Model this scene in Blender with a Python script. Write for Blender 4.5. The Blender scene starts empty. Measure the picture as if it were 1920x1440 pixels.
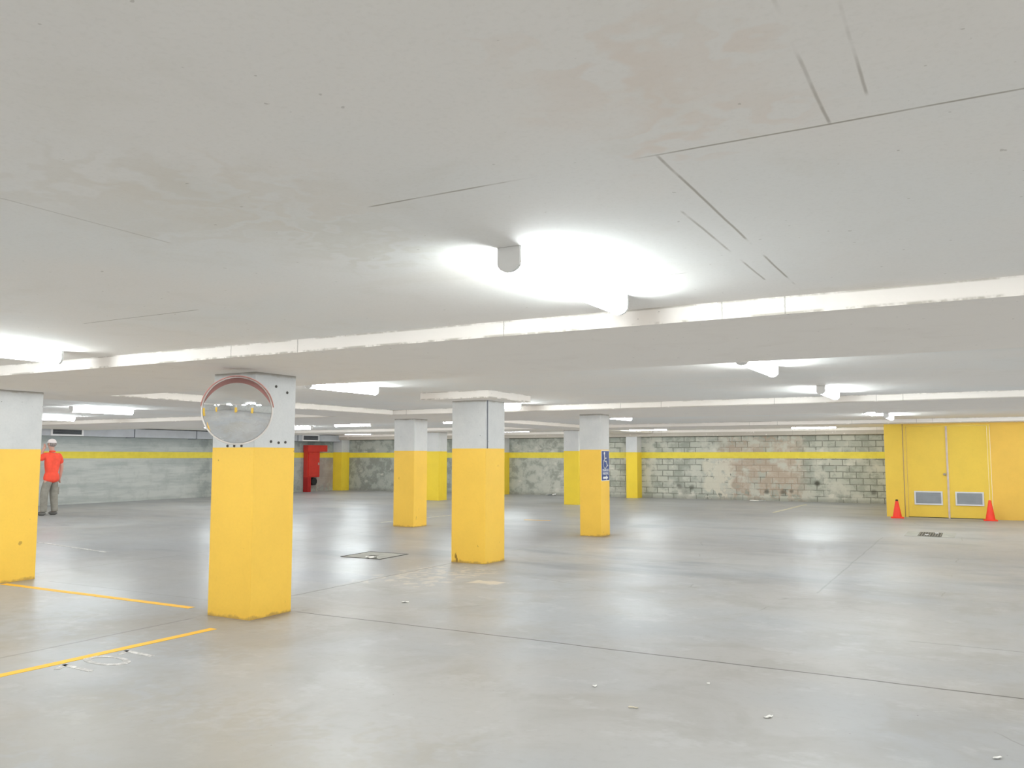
import bpy, bmesh, math, random
from mathutils import Vector, Matrix
random.seed(7)
S = bpy.context.scene
C = S.collection

# ------------------------------------------------------------------ helpers
def srgb(r, g, b):
    def f(c):
        c /= 255.0
        return c / 12.92 if c <= 0.04045 else ((c + 0.055) / 1.055) ** 2.4
    return (f(r), f(g), f(b), 1.0)

def link(name, bm, mats, parent=None, smooth=False, bevel=0.0, seg=2):
    if bevel:
        bmesh.ops.bevel(bm, geom=[e for e in bm.edges if e.is_manifold and e.calc_face_angle(0) > 0.5],
                        offset=bevel, segments=seg, affect='EDGES', clamp_overlap=True)
    bmesh.ops.recalc_face_normals(bm, faces=bm.faces[:])
    me = bpy.data.meshes.new(name)
    bm.to_mesh(me); bm.free()
    if smooth:
        for p in me.polygons: p.use_smooth = True
    if not isinstance(mats, (list, tuple)): mats = [mats]
    for m in mats: me.materials.append(m)
    o = bpy.data.objects.new(name, me)
    C.objects.link(o)
    if parent: o.parent = parent
    return o

def box(bm, x0, x1, y0, y1, z0, z1, mi=0):
    vs = [bm.verts.new((x, y, z)) for z in (z0, z1) for y in (y0, y1) for x in (x0, x1)]
    for q in ((0, 2, 3, 1), (4, 5, 7, 6), (0, 1, 5, 4), (2, 6, 7, 3), (0, 4, 6, 2), (1, 3, 7, 5)):
        f = bm.faces.new([vs[i] for i in q]); f.material_index = mi
    return bm

def bx(*a, **k): return box(bmesh.new(), *a, **k)

def lathe(bm, prof, n=32, cap=True):
    rings = []
    for r, z in prof:
        rings.append([bm.verts.new((r * math.cos(2 * math.pi * i / n), r * math.sin(2 * math.pi * i / n), z)) for i in range(n)])
    for a, b in zip(rings, rings[1:]):
        for i in range(n):
            bm.faces.new([a[i], a[(i + 1) % n], b[(i + 1) % n], b[i]])
    if cap:
        bm.faces.new(list(reversed(rings[0]))); bm.faces.new(rings[-1])
    return bm

def prism(bm, pts, axis, a, b, mi=0):
    """extrude a 2D outline along an axis ('X','Y','Z') from a to b"""
    def P(u, v, w):
        return {'X': (w, u, v), 'Y': (u, w, v), 'Z': (u, v, w)}[axis]
    A = [bm.verts.new(P(u, v, a)) for u, v in pts]; B = [bm.verts.new(P(u, v, b)) for u, v in pts]
    n = len(pts)
    for f in [bm.faces.new(A), bm.faces.new(list(reversed(B)))] + [bm.faces.new([A[i], B[i], B[(i + 1) % n], A[(i + 1) % n]]) for i in range(n)]:
        f.material_index = mi
    return bm

def tube(bm, p, q, r, n=12):
    p, q = Vector(p), Vector(q); d = (q - p)
    M = d.to_track_quat('Z', 'Y').to_matrix()
    A = [bm.verts.new(p + M @ Vector((r * math.cos(2 * math.pi * i / n), r * math.sin(2 * math.pi * i / n), 0))) for i in range(n)]
    B = [bm.verts.new(v.co + d) for v in A]
    bm.faces.new(list(reversed(A))); bm.faces.new(B)
    for i in range(n): bm.faces.new([A[i], A[(i + 1) % n], B[(i + 1) % n], B[i]])
    return bm

def empty(name, loc, rz=0.0):
    o = bpy.data.objects.new(name, None); C.objects.link(o)
    o.empty_display_size = 0.2
    o.location = loc; o.rotation_euler = (0, 0, rz)
    return o

def tag(o, label=None, cat=None, group=None, kind=None):
    if label: o['label'] = label
    if cat: o['category'] = cat
    if group: o['group'] = group
    if kind: o['kind'] = kind
    return o

def struct(o, label=None): return tag(o, label, None, None, 'structure')

# ------------------------------------------------------------------ shader expression builder
class G:
    def __init__(s, name):
        s.m = bpy.data.materials.new(name); s.m.use_nodes = True; s.cache = {}
        s.t = s.m.node_tree; s.t.nodes.clear()
        s.out = s.t.nodes.new('ShaderNodeOutputMaterial')
        s.b = s.t.nodes.new('ShaderNodeBsdfPrincipled')
        s.t.links.new(s.b.outputs[0], s.out.inputs[0])
        s.pos = s.t.nodes.new('ShaderNodeNewGeometry').outputs['Position']
        sp = s.t.nodes.new('ShaderNodeSeparateXYZ'); s.t.links.new(s.pos, sp.inputs[0])
        s.x, s.y, s.z = [E(s, o) for o in sp.outputs]
        sn = s.t.nodes.new('ShaderNodeSeparateXYZ'); s.t.links.new(s.pos.node.outputs['Normal'], sn.inputs[0])
        s.side = 1.0 - s.math('ABSOLUTE', E(s, sn.outputs[2]))
    def put(s, sock, v):
        if isinstance(v, E): s.t.links.new(v.s, sock)
        elif hasattr(v, 'is_output'): s.t.links.new(v, sock)
        else: sock.default_value = v
    def math(s, op, *a, clamp=False):
        n = s.t.nodes.new('ShaderNodeMath'); n.operation = op; n.use_clamp = clamp
        for i, v in enumerate(a): s.put(n.inputs[i], v)
        return E(s, n.outputs[0])
    def vec(s, x, y, z=0.0):
        n = s.t.nodes.new('ShaderNodeCombineXYZ')
        for i, v in enumerate((x, y, z)): s.put(n.inputs[i], v)
        return n.outputs[0]
    def noise(s, scale=1.0, detail=4.0, rough=0.55, v=None, dist=0.0):
        key = (scale, detail, rough, dist, None if v is None else str(v.node.name))
        if key not in s.cache: s.cache[key] = s._noise(scale, detail, rough, v, dist)
        return s.cache[key]
    def _noise(s, scale, detail, rough, v, dist):
        n = s.t.nodes.new('ShaderNodeTexNoise')
        s.put(n.inputs['Vector'], v if v is not None else s.pos)
        n.inputs['Scale'].default_value = scale; n.inputs['Detail'].default_value = detail
        n.inputs['Roughness'].default_value = rough; n.inputs['Distortion'].default_value = dist
        return E(s, n.outputs['Fac'] if 'Fac' in n.outputs else n.outputs[0])
    def ramp(s, e, a, b, lo=0.0, hi=1.0):
        n = s.t.nodes.new('ShaderNodeMapRange'); n.interpolation_type = 'SMOOTHSTEP'
        s.put(n.inputs[0], e)
        for i, v in zip((1, 2, 3, 4), (a, b, lo, hi)): s.put(n.inputs[i], v)
        return E(s, n.outputs[0])
    def mix(s, f, a, b):
        n = s.t.nodes.new('ShaderNodeMix'); n.data_type = 'RGBA'
        s.put(n.inputs[0], f); s.put(n.inputs[6], a); s.put(n.inputs[7], b)
        return n.outputs[2]
    def rect(s, x0, x1, y0, y1, soft=0.03, jit=0.0, u=None, v=None):
        """1 inside a world-space rectangle"""
        u = s.x if u is None else u; v = s.y if v is None else v
        if jit:
            n = s.noise(3.0, 3) - 0.5; u = u + n * jit; v = v + s.math('SINE', n * 31.0) * (jit * .25)
        dx = s.math('ABSOLUTE', u - (x0 + x1) / 2) - (x1 - x0) / 2
        dy = s.math('ABSOLUTE', v - (y0 + y1) / 2) - (y1 - y0) / 2
        return s.ramp(s.math('MAXIMUM', dx, dy), soft, -soft)
    def bump(s, h, strength=0.2, dist=0.01):
        n = s.t.nodes.new('ShaderNodeBump'); n.inputs['Strength'].default_value = strength
        n.inputs['Distance'].default_value = dist
        s.put(n.inputs['Height'], h); s.t.links.new(n.outputs[0], s.b.inputs['Normal'])
    def base(s, c): s.put(s.b.inputs['Base Color'], c)
    def rough(s, r): s.put(s.b.inputs['Roughness'], r)
    def spec(s, r): s.put(s.b.inputs['Specular IOR Level'], r)

class E:
    def __init__(s, g, sock): s.g = g; s.s = sock
    def __add__(s, o): return s.g.math('ADD', s, o)
    def __radd__(s, o): return s.g.math('ADD', o, s)
    def __sub__(s, o): return s.g.math('SUBTRACT', s, o)
    def __rsub__(s, o): return s.g.math('SUBTRACT', o, s)
    def __mul__(s, o): return s.g.math('MULTIPLY', s, o)
    __rmul__ = __mul__

def simple(name, rgb, rough=0.5, metal=0.0, var=0.06, scale=6.0, spec=0.5):
    g = G(name); n = g.noise(scale, 3)
    c = srgb(*rgb); d = tuple(v * (1 - var * 2.5) for v in c[:3]) + (1,)
    g.base(g.mix(g.ramp(n, .3, .75), c, d)); g.rough(rough); g.b.inputs['Metallic'].default_value = metal
    g.spec(spec)
    return g.m

# ------------------------------------------------------------------ materials
def mat_floor():
    g = G('floor_concrete')
    big = g.noise(0.35, 3, .5); mid = g.noise(1.3, 4, .6, dist=.6); fine = g.noise(14, 3, .65)
    c = g.mix(g.ramp(big, .38, .62), srgb(168, 167, 164), srgb(160, 163, 165))
    c = g.mix(g.ramp(mid, .46, .66) * .5, c, srgb(151, 149, 143))
    c = g.mix(g.ramp(g.noise(2.6, 4, .7, v=g.vec(g.x, g.y * 1.2, 11.0)), .54, .68) * .35, c, srgb(182, 184, 184))
    c = g.mix(g.ramp(fine, .5, .8) * .25, c, srgb(150, 148, 142))
    # darker blotches, stronger farther back across the floor
    bay = g.ramp(g.noise(.8, 4, .6, v=g.vec(g.x * .55, g.y * 1.4, 3.0)), .50, .66)
    far = g.ramp(g.y - g.x * .25, 9.0, 13.0)
    c = g.mix(bay * far * .75, c, srgb(126, 129, 134))
    c = g.mix(g.ramp(g.y, 9.0, 15.0) * .45, c, srgb(160, 163, 166))
    pour = g.rect(-16.0, -6.55, 5.9, 40.0, .02)          # the older, greyer slab left of the pillar line
    c = g.mix(pour * .42, c, srgb(142, 145, 150))
    c = g.mix(g.rect(-7.9, -6.6, 7.75, 8.5, .04, .25) * .8, c, srgb(146, 148, 152))
    c = g.mix(g.rect(-6.6, -5.5, 8.2, 9.6, .12, .9) * g.ramp(g.noise(6, 4), .48, .56) * .5, c, srgb(205, 196, 180))
    c = g.mix(g.rect(-5.35, -4.97, 8.6, 8.82, .03, .1) * .75, c, srgb(206, 196, 178))
    c = g.mix(g.rect(-4.9, -2.4, 2.4, 3.6, .4, 1.2) * .35, c, srgb(156, 149, 132))
    c = g.mix(g.rect(-6.9, -4.9, 4.6, 5.6, .35, 1.0) * .35, c, srgb(150, 142, 130))
    c = g.mix(g.rect(-9.5, -6.5, 3.9, 5.1, .3, .9) * g.ramp(g.noise(4, 5), .45, .6) * .45, c, srgb(150, 148, 140))
    # dirt settled around the pillar feet
    for (x, y) in ((-6.13, 5.93), (-6.28, 10.38), (-6.36, 14.82), (-10.65, 14.8), (-10.43, 5.95)):
        c = g.mix(g.rect(x - .3, x + .3, y - .3, y + .3, .12, .3) * .7, c, srgb(118, 106, 92))
        c = g.mix(g.rect(x - .42, x + .42, y - .42, y + .42, .22, .4) * .3, c, srgb(150, 142, 130))
    wob = (g.noise(1.2, 3) - .5) * .05 + (g.noise(9, 3) - .5) * .012
    lines = [('h', 6.21, -5.8, 40, .009, .95), ('v', -6.5, 6.3, 10.0, .012, .6), ('v', -6.42, 1.0, 5.5, .012, .45),
             ('h', 6.25, -9.8, -6.4, .010, .35), ('v', -1.6, 9.8, 17, .009, .3), ('h', 7.66, -.57, 4, .008, .5),
             ('h', 15.1, -24, -6.5, .012, .4), ('v', -10.6, 6.2, 14.5, .012, .4), ('h', 10.65, -10.5, -6.5, .01, .3)]
    jit = g.x + wob, g.y + wob
    for k, p, a, b, w, s in lines:
        u, v = (jit[1], g.x) if k == 'h' else (jit[0], g.y)
        d = g.math('ABSOLUTE', u - p)
        m = g.ramp(d, w * 1.9, w * .4) * g.ramp(v, a - .05, a + .05) * g.ramp(v, b + .05, b - .05)
        c = g.mix(m * s, c, srgb(92, 90, 86))
    # thin settlement cracks
    vor = g.t.nodes.new('ShaderNodeTexVoronoi'); vor.feature = 'DISTANCE_TO_EDGE'; vor.inputs['Scale'].default_value = .17
    wv = g.t.nodes.new('ShaderNodeVectorMath'); wv.operation = 'ADD'
    g.t.links.new(g.pos, wv.inputs[0]); g.t.links.new(g.vec(wob * 4, wob * -3), wv.inputs[1]); g.t.links.new(wv.outputs[0], vor.inputs['Vector'])
    cr = g.ramp(E(g, vor.outputs['Distance']), .0016, .0004) * g.ramp(g.noise(.9, 2), .52, .6)
    c = g.mix(cr * .45, c, srgb(120, 118, 112))
    # specks
    sp = g.ramp(g.noise(34, 2, .5), .745, .78)
    c = g.mix(sp * .5, c, srgb(96, 90, 80))
    g.base(c)
    r = g.ramp(g.noise(.55, 4, .6, v=g.vec(g.x * .8, g.y * 1.3, 7.0)), .30, .72, .36, .46)
    g.rough(r + (fine - .5) * .08 - pour * .04)
    g.spec(pour * .14 + .15)
    return g.m

def mat_ceiling():
    g = G('ceiling_painted_concrete')
    big = g.noise(.5, 3); fine = g.noise(60, 2, .7); mid = g.noise(2.2, 4, .62, dist=.7)
    c = g.mix(g.ramp(big, .4, .62), srgb(237, 232, 226), srgb(234, 232, 228))
    c = g.mix(g.ramp(mid, .52, .76) * .22, c, srgb(220, 214, 202))
    c = g.mix(g.ramp(fine, .45, .8) * .12, c, srgb(200, 196, 186))
    for x0, x1, y0, y1, a, col in ((-.8, -.45, 1.75, 2.15, .35, (230, 208, 190)), (-2.4, -1.9, 1.9, 2.3, .22, (216, 200, 176)),
                                   (-2.9, -2.2, 1.6, 2.3, .16, (206, 194, 172)), (-4.9, -3.4, 5.0, 6.8, .3, (220, 206, 194)),
                                   (-2.6, -1.9, 2.5, 2.9, .25, (204, 196, 174))):
        c = g.mix(g.rect(x0, x1, y0, y1, .18, .9) * a, c, srgb(*col))
    c = g.mix(g.ramp(g.noise(1.0, 4, .65, v=g.vec(g.x * .4, g.y * 1.6, g.z)), .6, .72) * .12, c, srgb(208, 200, 182))
    wob = (g.noise(2.0, 3) - .5) * .012
    brk = g.ramp(g.noise(1.6, 4), .36, .5)
    for k, p, a, b, w, s in [('h', 2.305, -1.85, 3, .004, .75), ('h', 3.48, -5.2, -4.1, .004, .7), ('h', 3.9, -1.55, -1.2, .003, .5),
                             ('v', -.31, -3, 2.3, .0035, .55), ('v', -.2, -3, 2.15, .003, .5), ('v', -.9, 2.9, 4.25, .004, .55),
                             ('v', -.79, 2.31, 4.75, .004, .7), ('v', -2.9, 1.4, 2.31, .004, .3)]:
        u, v = (g.y + wob, g.x) if k == 'h' else (g.x + wob, g.y)
        d = g.math('ABSOLUTE', u - p)
        m = g.ramp(d, w * 2.0, w * .4) * g.ramp(v, a - .02, a + .02) * g.ramp(v, b + .02, b - .02) * brk
        c = g.mix(m * s, c, srgb(150, 140, 124))
    sp = g.ramp(g.noise(26, 2, .5), .74, .77)
    c = g.mix(sp * .35, c, srgb(140, 130, 112))
    g.base(c); g.rough(.85); g.spec(.25)
    return g.m

def mat_beam():
    g = G('beam_painted_concrete')
    fine = g.noise(50, 2, .7); mid = g.noise(2.2, 4, .62, dist=.7)
    c = g.mix(g.ramp(mid, .5, .75) * .5, srgb(237, 231, 224), srgb(229, 222, 214))
    # broken dark lines along lower and upper edges, board joints on the upright faces
    edge = g.side * g.ramp(g.z, 2.300, 2.285) * g.ramp(g.noise(5, 4, .7) + g.ramp(g.y, 8, 14) * .2, .46, .60)
    c = g.mix(edge * .6, c, srgb(138, 130, 112))
    top = g.side * g.ramp(g.z, 2.366, 2.376) * g.ramp(g.noise(3, 5, .7), .42, .56)
    c = g.mix(top * .5, c, srgb(138, 130, 112))
    up = g.side
    for p in (-.9, -2.69, -4.49, -9.6, -5.2, -1.25):
        c = g.mix(g.ramp(g.math('ABSOLUTE', g.x - p + (fine - .5) * .01), .006, .002) * up * .5, c, srgb(120, 114, 100))
    streak = g.ramp(g.noise(1.0, 6, .65, v=g.vec(g.x * .6, g.y * 3.5, g.z)), .62, .74)
    c = g.mix(streak * .16, c, srgb(206, 196, 178))
    c = g.mix(g.ramp(g.noise(30, 2), .73, .77) * .5, c, srgb(120, 112, 98))
    g.base(c); g.rough(.85); g.spec(.25)
    return g.m

def mat_block():
    """far wall of bare concrete blockwork"""
    g = G('concrete_blockwork')
    big = g.noise(.6, 4); mid = g.noise(3.0, 5, .65); fine = g.noise(22, 4, .7)
    w = (mid - .5) * .05
    br = g.t.nodes.new('ShaderNodeTexBrick')
    g.t.links.new(g.vec(g.x + w, g.z + w * .6 + .02), br.inputs['Vector'])
    br.inputs['Scale'].default_value = 1; br.inputs['Brick Width'].default_value = .4; br.inputs['Row Height'].default_value = .2
    br.inputs['Mortar Size'].default_value = .022; br.inputs['Mortar Smooth'].default_value = .9
    br.inputs['Color1'].default_value = srgb(198, 200, 188); br.inputs['Color2'].default_value = srgb(168, 172, 162)
    br.inputs['Mortar'].default_value = srgb(118, 120, 110)
    rend = g.mix(g.ramp(mid, .4, .62), srgb(200, 200, 188), srgb(180, 181, 171))
    clear = g.ramp(g.x, -15.0, -12.0) * g.ramp(g.noise(1.5, 4), .36, .52)
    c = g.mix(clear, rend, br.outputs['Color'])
    # darker render towards the corner
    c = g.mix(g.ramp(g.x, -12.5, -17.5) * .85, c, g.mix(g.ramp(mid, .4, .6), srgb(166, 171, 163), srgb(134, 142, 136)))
    c = g.mix(g.ramp(mid, .5, .62) * .5, c, srgb(140, 143, 132))
    c = g.mix(g.ramp(g.noise(2.1, 5, .6, v=g.vec(g.x * 1.0, g.z * 1.5, 9)), .58, .70) * .55, c, srgb(222, 219, 208))
    red = g.rect(-7.7, -5.0, .2, 2.1, .3, 1.0, v=g.z)
    c = g.mix(red * g.ramp(mid, .36, .56) * .6, c, srgb(190, 166, 146))
    c = g.mix(g.rect(-8.3, -7.3, .2, 1.45, .12, .7, v=g.z) * g.ramp(mid, .38, .5) * .85, c, srgb(214, 210, 194))
    c = g.mix(g.rect(-14.0, -10.9, .1, .35, .08, .3, v=g.z) * .4, c, srgb(196, 194, 184))
    for x, z, r, a in ((-4.59, .60, .11, .9), (-6.2, .30, .10, .75), (-5.66, .29, .12, .65), (-5.4, .33, .07, .6), (-2.9, .35, .10, .6),
                       (-9.2, .42, .12, .6), (-8.75, .40, .10, .6), (-9.0, .28, .2, .35), (-12.6, .62, .12, .6)):
        dx = g.x - x + (mid - .5) * .15; dz = g.z - z + (mid - .5) * .1
        d = g.math('SQRT', dx * dx + dz * dz)
        c = g.mix(g.ramp(d, r * 1.3, r * .3) * a, c, srgb(74, 74, 66))
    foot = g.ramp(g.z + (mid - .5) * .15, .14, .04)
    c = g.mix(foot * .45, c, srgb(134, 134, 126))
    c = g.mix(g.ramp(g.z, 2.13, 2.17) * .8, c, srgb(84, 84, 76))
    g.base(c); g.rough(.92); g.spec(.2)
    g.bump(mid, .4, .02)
    return g.m

def mat_render_wall():
    """left wall of grey board-marked concrete"""
    g = G('board_marked_concrete')
    st = g.noise(1.0, 6, .65, v=g.vec(g.x, g.y * .5, g.z * 5.0)); mid = g.noise(2.6, 5, .65); fine = g.noise(18, 4, .7)
    c = g.mix(g.ramp(st, .38, .62), srgb(196, 200, 196), srgb(176, 182, 179))
    c = g.mix(g.ramp(mid, .5, .7) * .35, c, srgb(158, 165, 161))
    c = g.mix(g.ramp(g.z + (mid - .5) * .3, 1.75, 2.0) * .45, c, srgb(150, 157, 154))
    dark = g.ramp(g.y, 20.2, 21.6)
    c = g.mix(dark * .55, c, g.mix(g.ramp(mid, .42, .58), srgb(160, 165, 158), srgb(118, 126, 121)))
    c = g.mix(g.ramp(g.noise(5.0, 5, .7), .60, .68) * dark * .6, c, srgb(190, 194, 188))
    c = g.mix(g.rect(26.8, 28.3, .1, 1.4, .2, .6, u=g.y, v=g.z) * .5, c, srgb(168, 142, 134))
    seam = g.ramp(g.math('ABSOLUTE', g.math('FRACT', g.z * 1.65) - .5), .485, .498)
    c = g.mix(seam * .25 * g.ramp(st, .35, .55), c, srgb(120, 126, 122))
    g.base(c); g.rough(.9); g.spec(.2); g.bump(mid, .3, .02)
    return g.m

def mat_yellow(name, rgb, worn=True):
    g = G(name)
    mid = g.noise(2.0, 4, .6); fine = g.noise(40, 4, .7)
    c0 = srgb(*rgb)
    c = g.mix(g.ramp(mid, .35, .7) * .5, c0, tuple(v * .9 for v in c0[:3]) + (1,))
    c = g.mix(g.ramp(fine, .4, .8) * .12, c, tuple(v * .72 for v in c0[:3]) + (1,))
    if worn:
        hor = g.x + g.y
        sc = g.ramp(g.noise(7.0, 3, .5, v=g.vec(g.x * 1.6, g.y * 1.6, g.z * .42)), .70, .74)
        low = g.ramp(g.z, .55, .05)
        c = g.mix(sc * low * .8, c, srgb(120, 84, 30))
        dirt = g.ramp(g.z + (g.noise(9, 4, .7) - .5) * .10, .035, .0)
        c = g.mix(dirt * .55, c, srgb(150, 118, 78))
        gash = g.ramp(g.noise(11.0, 2, .4, v=g.vec(g.x * 1.3, g.y * 1.3, g.z * .9 + 4)), .765, .79)
        c = g.mix(gash * .55, c, srgb(150, 112, 50))
    g.base(c); g.rough(.48); g.spec(.4)
    return g.m

def mat_grey_column():
    g = G('grey_pillar_paint')
    mid = g.noise(2.4, 4, .6); fine = g.noise(45, 4, .7)
    c = g.mix(g.ramp(mid, .35, .7), srgb(212, 213, 212), srgb(203, 205, 205))
    c = g.mix(g.ramp(fine, .4, .8) * .12, c, srgb(150, 150, 148))
    c = g.mix(g.ramp(g.z + (g.noise(8, 4) - .5) * .04, 2.245, 2.275) * .7, c, srgb(146, 138, 124))  # thin shadow at the pillar top, painted into the colour
    c = g.mix(g.ramp(g.noise(24, 2, .4), .755, .775) * .6, c, srgb(86, 84, 80))
    g.base(c); g.rough(.6); g.spec(.3)
    return g.m

def mat_emit(name, rgb, strength):
    g = G(name)
    g.base(srgb(240, 242, 242)); g.rough(.4)
    g.b.inputs['Emission Color'].default_value = rgb
    g.b.inputs['Emission Strength'].default_value = strength
    return g.m

def mat_worn_paint(name, rgb, under, lo=.42, hi=.56, sc=7.0):
    g = G(name)
    n = g.noise(sc, 6, .75)
    g.base(g.mix(g.ramp(n, lo, hi), srgb(*under), srgb(*rgb))); g.rough(.6); g.spec(.3)
    return g.m

M = dict(
    floor=mat_floor(), ceiling=mat_ceiling(), beam=mat_beam(), block=mat_block(), render=mat_render_wall(),
    yellow=mat_yellow('golden_yellow_paint', (252, 205, 82)),
    lemon=mat_yellow('lemon_yellow_paint', (246, 214, 60), False),
    doorpaint=mat_yellow('door_yellow_paint', (250, 212, 84), False),
    wallpaint=mat_yellow('wall_yellow_paint', (252, 204, 90), False),
    stripe=simple('stripe_yellow_paint', (236, 216, 70), .5, var=.04),
    greycol=mat_grey_column(),
    plaster=simple('plain_painted_wall', (200, 200, 196), .85, scale=1.5),
    housing=simple('white_lamp_housing', (232, 232, 230), .4, var=.01),
    cap=simple('pale_grey_plastic', (212, 212, 210), .45, var=.02),
    tube=mat_emit('lit_diffuser', (.89, .975, 1.0, 1), 26.0),
    tubeside=mat_emit('lit_diffuser_flank', (.89, .975, 1.0, 1), 92.0),
    duct=simple('galvanised_duct', (186, 191, 198), .5, .0, .06, 2.0),
    duct_dark=simple('duct_flange_metal', (128, 133, 140), .5, .2),
    dark=simple('dark_opening', (70, 76, 78), .8),
    white=simple('white_enamel', (225, 226, 228), .45, var=.02),
    louvre=simple('grey_louvre_metal', (178, 184, 190), .45, .1, .03),
    astragal=simple('primed_door_strip', (224, 204, 190), .5),
    steel=simple('brushed_steel', (190, 180, 170), .4, .4),
    red=simple('red_enamel', (206, 54, 44), .45, var=.05),
    redd=simple('red_pipe_paint', (176, 30, 28), .45),
    orange=simple('cone_orange_plastic', (255, 66, 40), .5, var=.03),
    coneband=simple('cone_tip_black', (60, 40, 30), .6),
    pink=simple('faded_red_plastic', (226, 160, 150), .4, var=.05),
    rim=simple('pale_rim_plastic', (226, 220, 214), .4, var=.03),
    blue=simple('sign_blue', (44, 74, 140), .4, var=.05),
    signw=simple('sign_white', (236, 238, 240), .4, var=.01),
    line_y=mat_worn_paint('parking_line_yellow', (244, 190, 66), (228, 192, 120), .28, .44, 5.0),
    line_faint=mat_worn_paint('faded_parking_line', (206, 198, 160), (180, 180, 172), .45, .6),
    line_w=mat_worn_paint('white_floor_paint', (214, 213, 210), (172, 171, 168), .44, .60, 11.0),
    paper=simple('white_paper', (236, 236, 232), .7, var=.02),
    leaf=simple('dried_leaf', (214, 206, 186), .7, var=.1),
    plate=simple('cast_iron_cover', (128, 126, 116), .55, .3, .15, 12.0),
    plate_c=simple('concrete_cover', (168, 168, 160), .7, .0, .1, 5.0),
    gapm=simple('dark_joint', (78, 76, 72), .9),
    shirt=simple('orange_shirt_cloth', (250, 86, 62), .8, var=.05, scale=9),
    trouser=simple('khaki_cloth', (150, 146, 136), .85, var=.1, scale=8),
    skin=simple('skin', (206, 160, 144), .55, var=.03),
    capw=simple('white_cap_cloth', (238, 230, 230), .8, var=.03),
    hair=simple('grey_hair', (160, 150, 146), .8, var=.2, scale=30),
    shoe=simple('grey_shoe', (120, 118, 114), .7, var=.1),
    eye=simple('eye_dark', (40, 34, 32), .3),
    rubber=simple('black_rubber', (40, 40, 42), .7),
)
g = G('mirror_silver'); g.base(srgb(236, 238, 240)); g.b.inputs['Metallic'].default_value = 1.0
g.rough(.05); M['mirror'] = g.m

# ------------------------------------------------------------------ camera
PF, YAW, PITCH = 1573.07, 0.505216, 0.0850763
cam = bpy.data.cameras.new('camera'); co = bpy.data.objects.new('camera', cam); C.objects.link(co)
cam.sensor_fit = 'HORIZONTAL'; cam.sensor_width = 36.0; cam.lens = PF / 1920 * 36.0
cam.clip_start = .05; cam.clip_end = 200
co.location = (0, 0, 1.5)
co.rotation_euler = (math.pi / 2 + PITCH, -0.00023, YAW)
S.camera = co

# ------------------------------------------------------------------ room shell
XL, YF, XR, YB = -24.5, 28.75, 8.0, -13.0
ZC, ZB = 2.38, 2.28
DX, DY = -2.03, 22.9                       # the yellow wall steps forward here
struct(link('floor', bx(XL - .3, XR + .3, YB - .3, YF + .3, -.2, 0), M['floor']))
ceil = struct(link('ceiling', bx(XL - .3, XR + .3, YB - .3, YF + .3, ZC, ZC + .25), M['ceiling']))
wl = struct(link('wall_left', bx(XL - .3, XL, YB, YF, 0, ZC), M['render']))
wf = struct(link('wall_far', bx(XL, DX + .3, YF, YF + .3, 0, ZC), M['block']))
struct(link('wall_behind', bx(XL, XR, YB - .3, YB, 0, ZC), M['plaster']))
struct(link('wall_right', bx(XR, XR + .3, YB, YF, 0, ZC), M['plaster']))
struct(link('wall_return', bx(-1.95, -1.66, DY + .42, YF, 0, ZC), M['doorpaint']))
DL, DR, DH = -1.54, .24, 2.22              # double door opening
bm = bx(DR + .03, XR, DY, DY + .25, 0, ZC)
box(bm, -1.6, DR + .03, DY, DY + .25, DH + .032, ZC)
struct(link('wall_yellow', bm, M['wallpaint']))

beams = [(XL, XR, 4.75, 7.05), (XL, XR, 13.15, 16.45), (XL, XR, 22.25, 24.2), (XL, XR, -4.15, -1.8)]
for (a, b, c, d) in beams:
    o = link('drop_beam', bx(a, b, c, d, ZB, ZC + .02), M['beam'], bevel=.004, seg=1); o.parent = ceil
for (c, d) in ((7.05, 13.15), (17.4, 22.25), (24.2, 28.1)):
    o = link('drop_beam', bx(-11.3, -9.92, c, d, ZB, ZC + .02), M['beam'], bevel=.004, seg=1); o.parent = ceil
o = link('wall_beam', bx(XL, DX + .35, 28.1, YF, 2.17, ZC + .02), M['beam'], bevel=.004, seg=1); o.parent = ceil

o = link('painted_stripe', bx(-24.3, DX, YF - .006, YF + .01, 1.41, 1.62), M['stripe'], wf)
o = link('painted_stripe', bx(XL - .01, XL + .006, YB, YF, 1.41, 1.62), M['stripe'], wl)

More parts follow.
